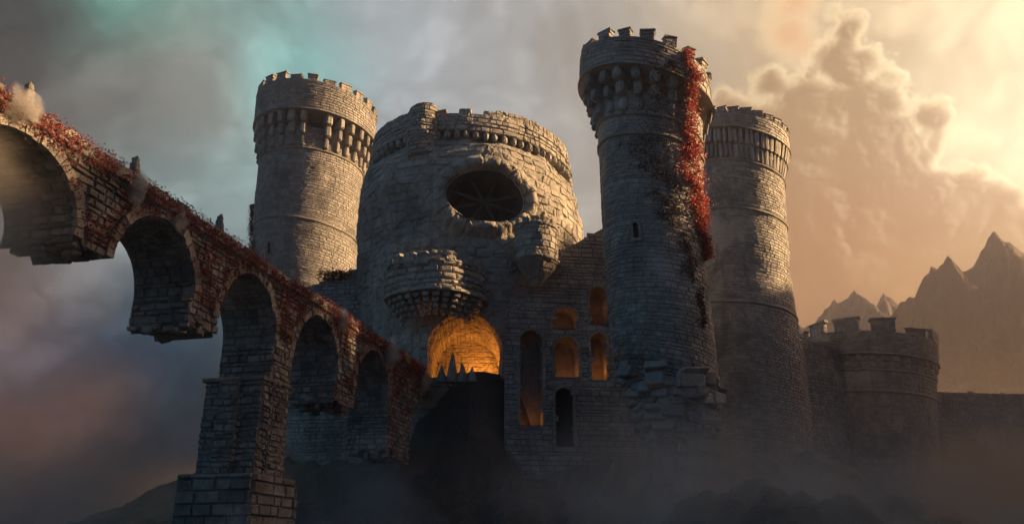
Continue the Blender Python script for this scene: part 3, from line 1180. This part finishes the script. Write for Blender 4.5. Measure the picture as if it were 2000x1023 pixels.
ZL = np.array([zlow(s) for s in S])
mb = MB()
n = len(S)
front0, front1 = bfn(S, ZL, np.full(n, -.08)), bfn(S, np.full(n, ZT), np.full(n, -.08))
back0, back1 = bfn(S, ZL, np.full(n, -BW)), bfn(S, np.full(n, ZT), np.full(n, -BW))
for a, b in ((front0, front1), (back0, back1), (front0, back0), (front1, back1)):
    mb.add(np.stack([a, b], 1).reshape(-1, 3), quads=grid_faces(n, 2), tone=.2)
e = np.stack([front0[-1], front1[-1], back1[-1], back0[-1]])
mb.add(e, quads=[[0, 1, 2, 3]], tone=.2)


def face_keep(s, z):
    if z > ZT - .25:
        return False
    if z < zlow(s) - .1 + RNG.uniform(-.2, .3):
        return False
    for (c, r, zs), cr in zip(arches, crowns):
        if z >= zs - .1:
            if ((s - c) / (r + .62)) ** 2 + ((z - zs) / (cr - zs + .62)) ** 2 < 1:
                return False
    return True


blocks(mb, bfn, -16, 62.5, 9.0, ZT, .40, .78, face_keep, 1.0, .10, .035, .055)
mb.obj('spandrel_wall', M_BRIDGE, bridge)
# arch rings and vault stones
for (c, r, zs), cr in zip(arches, crowns):
    hh = cr - zs
    mb = MB()
    nv_ = 25
    for i in range(nv_):
        a0, a1 = math.pi * (i + .05) / nv_, math.pi * (i + .95) / nv_
        pj, th_ = RNG.uniform(.06, .22), RNG.uniform(.5, .72)
        V = []
        for d_ in (-.5, pj):
            for a, g in ((a0, 0), (a1, 0), (a1, th_), (a0, th_)):
                V.append(bfn(c - math.cos(a) * (r + g), zs + math.sin(a) * (hh + g), d_))
        mb.add(np.array(V), quads=[[4, 5, 6, 7], [0, 1, 5, 4], [1, 2, 6, 5], [2, 3, 7, 6], [3, 0, 4, 7]], tone=RNG.uniform(.25, 1))
    mb.obj('arch_ring', M_BRIDGE, bridge)

    def vfn(u, v, d, c=c, r=r, zs=zs, hh=hh):
        # u depth into the bridge, v metres round the half ring from the far springing
        u, v, d = np.broadcast_arrays(np.asarray(u, float), np.asarray(v, float), np.asarray(d, float))
        a = v / r
        s = c + np.cos(a) * (r - d)
        z = zs + np.sin(a) * (hh - d)
        return bfn(s, z, -.1 - u)
    mb = MB()
    blocks(mb, vfn, 0, BW - .1, 0.0, math.pi * r, .42, .85, None, 1.0, .08, .035, .05)
    mb.obj('vault', M_BRIDGE, bridge)
# pier flanks that face the camera
for (a, b, zb), (c, r, zs) in zip(piers, arches):
    mb = MB()

    def pfn(u, v, d, a=a):
        u, v, d = np.broadcast_arrays(np.asarray(u, float), np.asarray(v, float), np.asarray(d, float))
        P = bfn(a - d - .02 + 0 * u, v, -u)
        return P
    blocks(mb, pfn, 0, BW, zb - .7, zs + .1, .40, .8, lambda u, v: v > zb + .5 * math.sin(u * 3 + a) + RNG.uniform(-.3, .2), 1.0, .12, .035, .055)
    # hanging rubble on the broken end
    for q in range(44):
        s_, u_ = RNG.uniform(a + .2, b - .2), RNG.uniform(.2, BW - .2)
        p = bfn(s_, zlow(s_) - RNG.uniform(-.35, .12), -u_)
        ang = RNG.uniform(-.25, .25)
        ax = np.array([BD, BN, (0, 0, 1.0)])
        ax = ax @ np.array([[math.cos(ang), 0, math.sin(ang)], [0, 1, 0], [-math.sin(ang), 0, math.cos(ang)]])
        add_cbox(mb, p, ax, (RNG.uniform(.5, 1.0), RNG.uniform(.5, 1.0), RNG.uniform(.3, .6)), .07, .05)
    mb.obj('pier', M_BRIDGE, bridge)
# the one pier that still reaches the ground: wider shaft, cornice, plinth


def box_panels(mb, s0, s1, d0, d1, z0, z1, course, wid, prot=.10, taper=0.0):
    core = []
    for z in (z0, z1):
        for s_, d_ in ((s0, d0), (s1, d0), (s1, d1), (s0, d1)):
            core.append(bfn(s_, z, d_))
    mb.add(np.array(core), quads=[[0, 1, 2, 3], [4, 5, 6, 7], [0, 1, 5, 4], [1, 2, 6, 5], [2, 3, 7, 6], [3, 0, 4, 7]], tone=.2)
    blocks(mb, lambda u, v, d: bfn(u, v, d + d0), s0, s1, z0, z1, course, wid, None, 1.0, prot, .04, .06)
    blocks(mb, lambda u, v, d: bfn(s0 - d + 0 * u, v, d0 - u), 0, d0 - d1, z0, z1, course, wid, None, 1.0, prot, .04, .06)
    blocks(mb, lambda u, v, d: bfn(s1 + d + 0 * u, v, d0 - u), 0, d0 - d1, z0, z1, course, wid, None, 1.0, prot, .04, .06)


mb = MB()
box_panels(mb, 25.9, 30.0, .05, -BW - .05, 5.6, 12.1, .42, .85, .13)
box_panels(mb, 27.0, 29.0, .32, -.2, 5.6, 12.1, .42, .85, .13)
box_panels(mb, 25.5, 25.95, -1.5, -3.0, 5.6, 12.1, .42, .85, .13)
pier = mb.obj('pier', M_BRIDGE, bridge)
mb = MB()
for s0_, s1_, o_ in ((25.6, 30.3, .35), (25.75, 30.15, .2)):
    z_ = 12.3 if o_ > .3 else 12.0
    nseg = 7
    for q in range(nseg):
        a_, b_ = s0_ + (s1_ - s0_) * q / nseg, s0_ + (s1_ - s0_) * (q + 1) / nseg
        add_cbox(mb, bfn((a_ + b_) / 2, z_, -BW / 2), np.array([BD, BN, (0, 0, 1.0)]), (b_ - a_ - .03, BW + 2 * o_, .3), .06, .03)
mb.obj('cornice', M_BRIDGE, pier)
mb = MB()
box_panels(mb, 24.9, 31.0, .7, -BW - .7, -3.0, 5.6, .9, 1.6, .16)
mb.obj('plinth', M_BRIDGE, pier)
# coping: parapet course with overhanging slabs
mb = MB()
box = [(-16, 62.4)]
core = []
for z, dd in ((ZT - .02, .0), (ZT + .55, .0)):
    for s_, d_ in ((-16, .02), (62.3, .02), (62.3, -BW), (-16, -BW)):
        core.append(bfn(s_, z, d_))
SS = np.linspace(-16, 62.3, 120)
prof = [(ZT - .45, -.1), (ZT - .42, .12), (ZT - .12, .32), (ZT + .02, .34), (ZT + .02, .1), (ZT + .55, .1), (ZT + .55, -BW)]
V = np.array([[bfn(s_, z_, d_) for z_, d_ in prof] for s_ in SS])
mb.add(V.reshape(-1, 3), quads=grid_faces(120, len(prof)), tone=.3)
s_ = -16.0
while s_ < 62.2:
    L_ = RNG.uniform(.6, 1.5)
    s1_ = min(s_ + L_, 62.3)
    ax = np.array([BD, BN, (0, 0, 1.0)])
    if RNG.random() > .08:
        add_cbox(mb, bfn((s_ + s1_) / 2, ZT + .42 + RNG.uniform(-.06, .08), -.12), ax, (s1_ - s_ - .04, .8 * RNG.uniform(.9, 1.1), RNG.uniform(.5, .85)), .09, .04)
    add_cbox(mb, bfn((s_ + s1_) / 2, ZT - .05, .12), ax, (s1_ - s_ - .03, .62, .28), .06, .03)
    if RNG.random() < .4:
        add_cbox(mb, bfn((s_ + s1_) / 2, ZT + .85, -.3), ax, (.5, .5, .3), .08, .05)
    add_cbox(mb, bfn((s_ + s1_) / 2, ZT + .6, -BW + .2), ax, (s1_ - s_ - .04, .6, .7), .09, .04)
    s_ = s1_
mb.obj('coping', M_BRIDGE, bridge)
# pinnacles
for s_ in (2.0, 10.1, 18.9):
    mb = MB()
    ax = np.array([BD, BN, (0, 0, 1.0)])
    p = bfn(s_, ZT + .5, -.35)
    for zz, w_, h_ in ((.15, .66, .4), (.55, .5, .5), (1.0, .44, .5), (1.38, .34, .36), (1.62, .2, .22)):
        add_cbox(mb, p + np.array((0, 0, zz)), ax, (w_, w_, h_), .06, .02)
    mb.obj('pinnacle', M_BRIDGE, bridge)


# ------------------------------------------------------------------ creepers
def leaves(mb, P, Nn, size):
    n = len(P)
    if n == 0:
        return
    Nn = Nn + RNG.normal(0, .55, (n, 3))
    Nn /= np.linalg.norm(Nn, axis=1, keepdims=True)
    a = np.cross(Nn, RNG.normal(size=(n, 3)))
    a /= np.linalg.norm(a, axis=1, keepdims=True)
    b = np.cross(Nn, a)
    s = size * RNG.uniform(.6, 1.4, (n, 1))
    V = np.stack([P - a * s, P - b * s * .6 + Nn * s * .25, P + a * s, P + b * s * .6 + Nn * s * .25], 1)
    mb.add(V.reshape(-1, 3), quads=(np.arange(4)[None] + 4 * np.arange(n)[:, None]), tone=RNG.uniform(0, 1, n))


def tower_creeper(label, R1, R2, path, width, n, size, mat, group=None, bulge=.25):
    mb = MB()
    pts = np.array([(rr.find(px, py) + (rr is R2,)) for rr, px, py in [(R1 if q[2] == 1 else R2, q[0], q[1]) for q in path]], dtype=float)
    t = RNG.uniform(0, len(path) - 1, n)
    i = np.minimum(t.astype(int), len(path) - 2)
    f = t - i
    wd = np.interp(t, np.arange(len(path)), width)
    P, Nn = [], []
    for j in range(n):
        a, b = pts[i[j]], pts[i[j] + 1]
        rr = R2 if (a[2] > .5 and (b[2] > .5 or f[j] < .5)) else R1
        if a[2] != b[2]:
            q = (R2.pos(a[0], a[1]) if a[2] > .5 else R1.pos(a[0], a[1])) * (1 - f[j]) + (R2.pos(b[0], b[1]) if b[2] > .5 else R1.pos(b[0], b[1])) * f[j]
            nn = R1.frame(a[0], 1)[1]
            off = np.cross(nn, (0, 0, 1)) * RNG.normal(0, wd[j] * .5)
            P.append(q + off + nn * abs(RNG.normal(0, bulge)))
        else:
            v = a[1] * (1 - f[j]) + b[1] * f[j]
            th = a[0] * (1 - f[j]) + b[0] * f[j] + (RNG.normal(0, wd[j] * .5) + wd[j] * .55 * math.sin(v * 1.7) * math.sin(v * .63 + 1)) / max(rr.rad(v), 1)
            nn = rr.frame(th, v)[1]
            P.append(rr.pos(th, v, .08 + abs(RNG.normal(0, bulge))))
        Nn.append(nn)
    P, Nn = np.array(P), np.array(Nn)
    keep_ = wob(P, 1.3, 0) > -.55
    leaves(mb, P[keep_], Nn[keep_], size)
    o = mb.obj('dry_creeper' if mat is M_DEAD else 'red_creeper', mat)
    return tag(o, label, 'creeper', group)


tower_creeper('bright red creeper hanging from the battlements down the right side of the tallest tower', B_MAIN, P_MAIN,
              [(1340, 95, 2), (1350, 150, 2), (1344, 265, 1), (1350, 330, 1), (1358, 380, 1), (1364, 430, 1), (1369, 480, 1), (1372, 510, 1)],
              [.35, .9, 1.0, 1.6, 1.7, 1.1, .5, .3], 9500, .13, M_RED, bulge=.42)
tower_creeper('dead dark brown creeper on the tallest tower, left of its red creeper', B_MAIN, P_MAIN,
              [(1290, 110, 2), (1284, 150, 2), (1278, 270, 1), (1286, 330, 1), (1308, 400, 1), (1335, 470, 1), (1360, 560, 1), (1375, 640, 1)],
              [1.6, 2.4, 3.0, 2.4, 1.6, 1.2, .8, .6], 3600, .11, M_DEAD, bulge=.10)  # dead vines; their dark leaves also put shade on the sunlit front
tower_creeper('thin rust brown creeper on the shaded left edge of the left tower', B_LEFT, P_LEFT,
              [(497, 400, 1), (495, 440, 1), (494, 480, 1), (494, 560, 1)], [.3, .6, .9, .8], 2200, .17, M_RUST, bulge=.35)
# on the bridge face
mb = MB()
n = 60000
s_ = RNG.uniform(-3, 62, n)
z_ = np.where(RNG.random(n) < .22, RNG.normal(20.2, .4, n), RNG.uniform(13.5, 20.2, n))
Pq = np.stack([s_, z_, 0 * s_], 1)
den = wob(Pq, .55, 2) + .6 * wob(Pq, 1.7, 3) + .5 * wob(Pq, 4.5, 1) + .12 * (z_ - 18.4) + .42
ok = (den > .25) & np.array([z > zlow(a) + .1 for a, z in zip(s_, z_)]) & (z_ < 20.9)
s_, z_ = s_[ok], z_[ok]
dd = np.where((z_ > 19.5), .36, .1) + np.abs(RNG.normal(0, .12, len(s_)))
leaves(mb, bfn(s_, z_, dd), np.tile(BN, (len(s_), 1)), .065)
# trailing strands
for q in range(70):
    a, z0 = RNG.uniform(0, 58), RNG.uniform(18.2, 19.6)
    m_ = int(RNG.uniform(20, 70))
    zz = z0 - np.linspace(0, RNG.uniform(.8, 2.6), m_)
    ss = a + np.cumsum(RNG.normal(0, .03, m_))
    k2 = np.array([z > zlow(b) - (.8 if q % 4 == 0 else -.1) for b, z in zip(ss, zz)])
    leaves(mb, bfn(ss, zz, .14 + np.abs(RNG.normal(0, .06, m_)))[k2], np.tile(BN, (m_, 1))[k2], .06)
tag(mb.obj('red_creeper', M_WINE), 'dull red creeper spreading over the coping and face of the stone bridge', 'creeper')
# low bush on the wall by the left tower
mb = MB()
c0 = at(660, 538, 105)
Pq = c0 + RNG.normal(0, 1, (1500, 3)) * np.array((1.3, .5, .35))
leaves(mb, Pq, np.tile((0, -.6, .8), (1500, 1)), .15)
tag(mb.obj('red_bush', M_RUST), 'small reddish bush on the broken wall top by the sunlit left tower', 'bush')

# ------------------------------------------------------------------ terrain
def heightfield(name, x0, x1, y0, y1, nx, ny, zf, mat, smooth=True):
    X, Y = np.meshgrid(np.linspace(x0, x1, nx), np.linspace(y0, y1, ny), indexing='ij')
    Z = zf(X, Y)
    me = mesh_from(name, np.stack([X, Y, Z], -1).reshape(-1, 3), [grid_faces(nx, ny)], None, mat, smooth)
    return tag(link(name, me), kind='structure')


def fb(X, Y, s, k=0, oct=4):
    z = np.zeros_like(X)
    P = np.stack([X, Y, 0 * X], -1)
    for o in range(oct):
        z += wob(P + o * 17.3, s * 2 ** o, (k + o) % 5) / 2 ** o
    return z


def crag(X, Y):
    r1 = np.hypot((X - 2) / 62, (Y - 118) / 34)
    z = -4 + 15 * np.clip(1.25 - r1, 0, .55) / .55
    # buttress of rock under the gate
    r2 = np.hypot((X + 4.4) / 9.0, (Y - 99) / 8.0)
    z = np.maximum(z, 21.4 - 30 * np.clip(r2 - .62, 0, 1.2) ** 1.0)
    r3 = np.hypot((X - 15.6) / 8.5, (Y - 83) / 7.5)
    z = np.maximum(z, 8.5 - 22 * np.clip(r3 - .25, 0, 1.2))
    n_ = 1.3 * fb(X, Y, .12, 0) + 1.3 * np.abs(fb(X, Y, .4, 1, 4)) - .5
    z = z + n_ * np.clip(1.8 - np.minimum(np.minimum(r1, r2), r3), .2, 1)
    return np.where((np.hypot(X - 0, Y - 100) < 9) & (z > 20.6), 20.6, z)


heightfield('castle_crag', -110, 130, 60, 200, 300, 200, crag, M_ROCK, False)
heightfield('ground', -3000, 3000, -600, 4500, 120, 120, lambda X, Y: -4.5 + 1.2 * fb(X, Y, .01), M_ROCK)
heightfield('foreground_rock', 0, 44, 42, 72, 130, 90, lambda X, Y: -4 + 8.6 * np.clip(1 - np.hypot((X - 17) / 13, (Y - 56) / 11) ** 2, 0, 1) + 1.0 * np.abs(fb(X, Y, .4, 1)) - .6, M_ROCK, False)


def mountain(name, peaks, spread, base, noise, seed, nx=220, ny=120, steep=1.35):
    """peaks: (px,py,Y) traced summits at their own distance"""
    S_ = [(at(px, py, Y), k_) for px, py, Y, k_ in peaks]
    xs = [p[0] for p, _ in S_]
    ys = [p[1] for p, _ in S_]
    m = max(p[2] for p, _ in S_)

    def zf(X, Y):
        Z = np.full(X.shape, base, float)
        for p, k_ in S_:
            a = np.arctan2(Y - p[1], X - p[0])
            r = np.hypot(X - p[0], (Y - p[1])) * (1 + .22 * np.sin(3 * a + seed + p[0]) + .13 * np.sin(7 * a + p[1]))
            h = (p[2] - base) * np.exp(-(r / (k_ * (p[2] - base))) ** .95)
            Z = np.maximum(Z, base + h)
        rn = 1 - np.abs(fb(X, Y, 6.0 / spread, seed % 5, 5))
        hh = (Z - base) / (m - base)
        return Z + noise * (rn - .55) * (.25 + hh) * np.clip(1.3 - hh, .15, 1)
    _z = zf
    def zf2(X, Y):
        Z = _z(X, Y)
        hh = np.clip((Z - base) / (m - base), 0, 1)
        return Z + noise * (  .15 * (np.abs(fb(X, Y, 26.0 / spread, 2, 4)) - .4) + .03 * fb(X, Y, 90.0 / spread, 1, 3)) * (.3 + hh)
    return heightfield(name, min(xs) - spread, max(xs) + spread, min(ys) - spread * .8, max(ys) + spread * .8, nx, ny, zf2, M_MOUNT, False)


mountain('mountain', [(1942, 462, 620, .74), (1850, 498, 600, .56), (2010, 540, 640, .7), (1800, 590, 590, .5), (2150, 520, 650, .9), (1905, 530, 610, .6)], 330, 0, 31, 1, 380, 260)
mountain('mountain', [(1668, 566, 800, .8), (1726, 572, 810, .6), (1695, 590, 805, .8), (1630, 588, 800, .9), (1560, 640, 800, .9)], 260, 0, 20, 3, 340, 200)

# unseen ridge added sunward, its crest shaped to shade valley and lower castle
H_ = np.array((math.sin(SUN_AZ), math.cos(SUN_AZ)))
Q_ = np.array((-H_[1], H_[0]))
DR = 290.0


def ridge():
    nx, ny = 140, 60
    q = np.linspace(-120, 160, nx)
    c = np.linspace(-150, 260, ny)
    QQ, CC = np.meshgrid(q, c, indexing='ij')
    tab = np.array([(-120, 0, 0), (20, 4, -20), (33, 11, -20), (40, 18, -18), (45, 24, -16), (52, 26, -15), (70, 27, 10), (81, 26, 21), (90, 29, 5), (97, 31, 0), (106, 32, 10), (112, 31, 40), (125, 33, 50), (140, 36, 70), (170, 36, 70)])
    top = np.interp(q, tab[:, 0], tab[:, 1]) + math.tan(SUN_EL) * (DR - np.interp(q, tab[:, 0], tab[:, 2]))
    top = top + 1.2 * np.sin(q * .9) + .8 * np.sin(q * 2.3)
    f = np.exp(-np.clip(np.abs(CC) - 9, 0, None) / np.where(CC < 0, 75, 120))
    Z = -6 + (top[:, None] + 6) * f
    P = np.stack([H_[0] * (DR + CC) + Q_[0] * QQ, H_[1] * (DR + CC) + Q_[1] * QQ, Z], -1)
    me = mesh_from('mountain', P.reshape(-1, 3), [grid_faces(nx, ny)], None, M_MOUNT, True)
    return tag(link('mountain', me), kind='structure')  # added shadow caster, not one of the visible mountains


ridge()


# ------------------------------------------------------------------ air: haze and mist
def box_obj(name, lo, hi):
    lo, hi = np.array(lo, float), np.array(hi, float)
    V = np.array([[(lo, hi)[i][0], (lo, hi)[j][1], (lo, hi)[k_][2]] for i in (0, 1) for j in (0, 1) for k_ in (0, 1)])
    F = [[0, 1, 3, 2], [4, 6, 7, 5], [0, 4, 5, 1], [2, 3, 7, 6], [0, 2, 6, 4], [1, 5, 7, 3]]
    return link(name, mesh_from(name, V, [np.array(F)]))


HAZE = .00048
m, k, o = new_mat('haze')
pv = m.node_tree.nodes.new('ShaderNodeVolumePrincipled')
pv.inputs['Color'].default_value = (.76, .72, .84, 1)
pv.inputs['Density'].default_value = HAZE
pv.inputs['Anisotropy'].default_value = .8
m.node_tree.links.new(pv.outputs[0], o.inputs['Volume'])
hz = box_obj('haze', (-95, -60, -12), (1100, 1150, 330))
hz.data.materials.append(m)
tag(hz, kind='stuff')


def mist(name, lo, hi, dens, col, scale, thr, seed, ground=True):
    m, k, o = new_mat(name)
    tc = m.node_tree.nodes.new('ShaderNodeTexCoord').outputs['Object']
    sep = m.node_tree.nodes.new('ShaderNodeSeparateXYZ')
    gen = m.node_tree.nodes.new('ShaderNodeTexCoord').outputs['Generated']
    m.node_tree.links.new(gen, sep.inputs[0])
    n = k.noise(k.v('ADD', tc, (seed * 13.1, seed * 5.3, 0)), scale, 4, .58, .4)
    d_ = k.step(n, thr, thr + .22)
    if ground:
        zz = sep.outputs[2]
        edge = k.m('MULTIPLY', k.step(zz, 1.0, .25), k.step(k.m('ABSOLUTE', k.m('SUBTRACT', sep.outputs[0], .5)), .5, .36))
        d_ = k.m('MULTIPLY', k.m('ADD', d_, k.step(zz, .45, .0, 0, .35)), edge)
    else:
        r = k.v('LENGTH', k.v('SUBTRACT', gen, (.5, .5, .5)))
        d_ = k.m('MULTIPLY', k.step(k.m('ADD', n, k.m('MULTIPLY', k.m('SUBTRACT', .34, r), 1.2)), thr, thr + .16), k.step(r, .5, .3))
    pv = m.node_tree.nodes.new('ShaderNodeVolumePrincipled')
    pv.inputs['Color'].default_value = col + (1,)
    pv.inputs['Anisotropy'].default_value = .2
    k.put(pv.inputs['Density'], k.m('MULTIPLY', d_, dens))
    m.node_tree.links.new(pv.outputs[0], o.inputs['Volume'])
    b = box_obj(name, lo, hi)
    b.data.materials.append(m)
    return tag(b, kind='stuff')


mist('mist', (45, 168, -5), (560, 430, 70), .0045, (.88, .76, .64), .018, .40, 5)
mist('mist', (-75, 47, -6), (120, 88, 11.5), .26, (.60, .65, .72), .055, .50, 1)
mist('mist', (-60, 88.5, -6), (130, 150, 16), .22, (.78, .56, .42), .05, .46, 2)  # warm light put into the mist's own colour
mist('mist', (46, 92, -5), (230, 147, 48), .030, (.88, .60, .38), .03, .40, 7)  # amber of sunlit haze tinted into this shaded mist
for px, py, s_, w_, h_ in ((40, 205, 1.2, 2.6, 1.9), (268, 368, 10.2, 1.5, 2.8), (352, 428, 14.2, 1.2, 2.2),
                           (668, 625, 38.5, 1.6, 2.6), (762, 690, 49.5, 2.6, 3.8), (830, 742, 61.5, 2.0, 4.2)):
    rr_ = ray(px, py)
    nn_ = BN[:2]
    c_ = rr_ * ((P0[:2] @ nn_ + .5) / (rr_[:2] @ nn_))
    mist('mist_wisp', c_ - np.array((w_ * .6, w_ * .6, h_ * .6)), c_ + np.array((w_ * .6, w_ * .6, h_ * .6)), 1.5, (.93, .93, .94), 1.15, .50, px * .01, False)
c_ = bfn(1.5, 14.5, -2.5)
mist('mist', c_ - np.array((5, 10, 6.5)), c_ + np.array((5, 10, 6.5)), .11, (.9, .86, .82), .22, .40, 3, False)
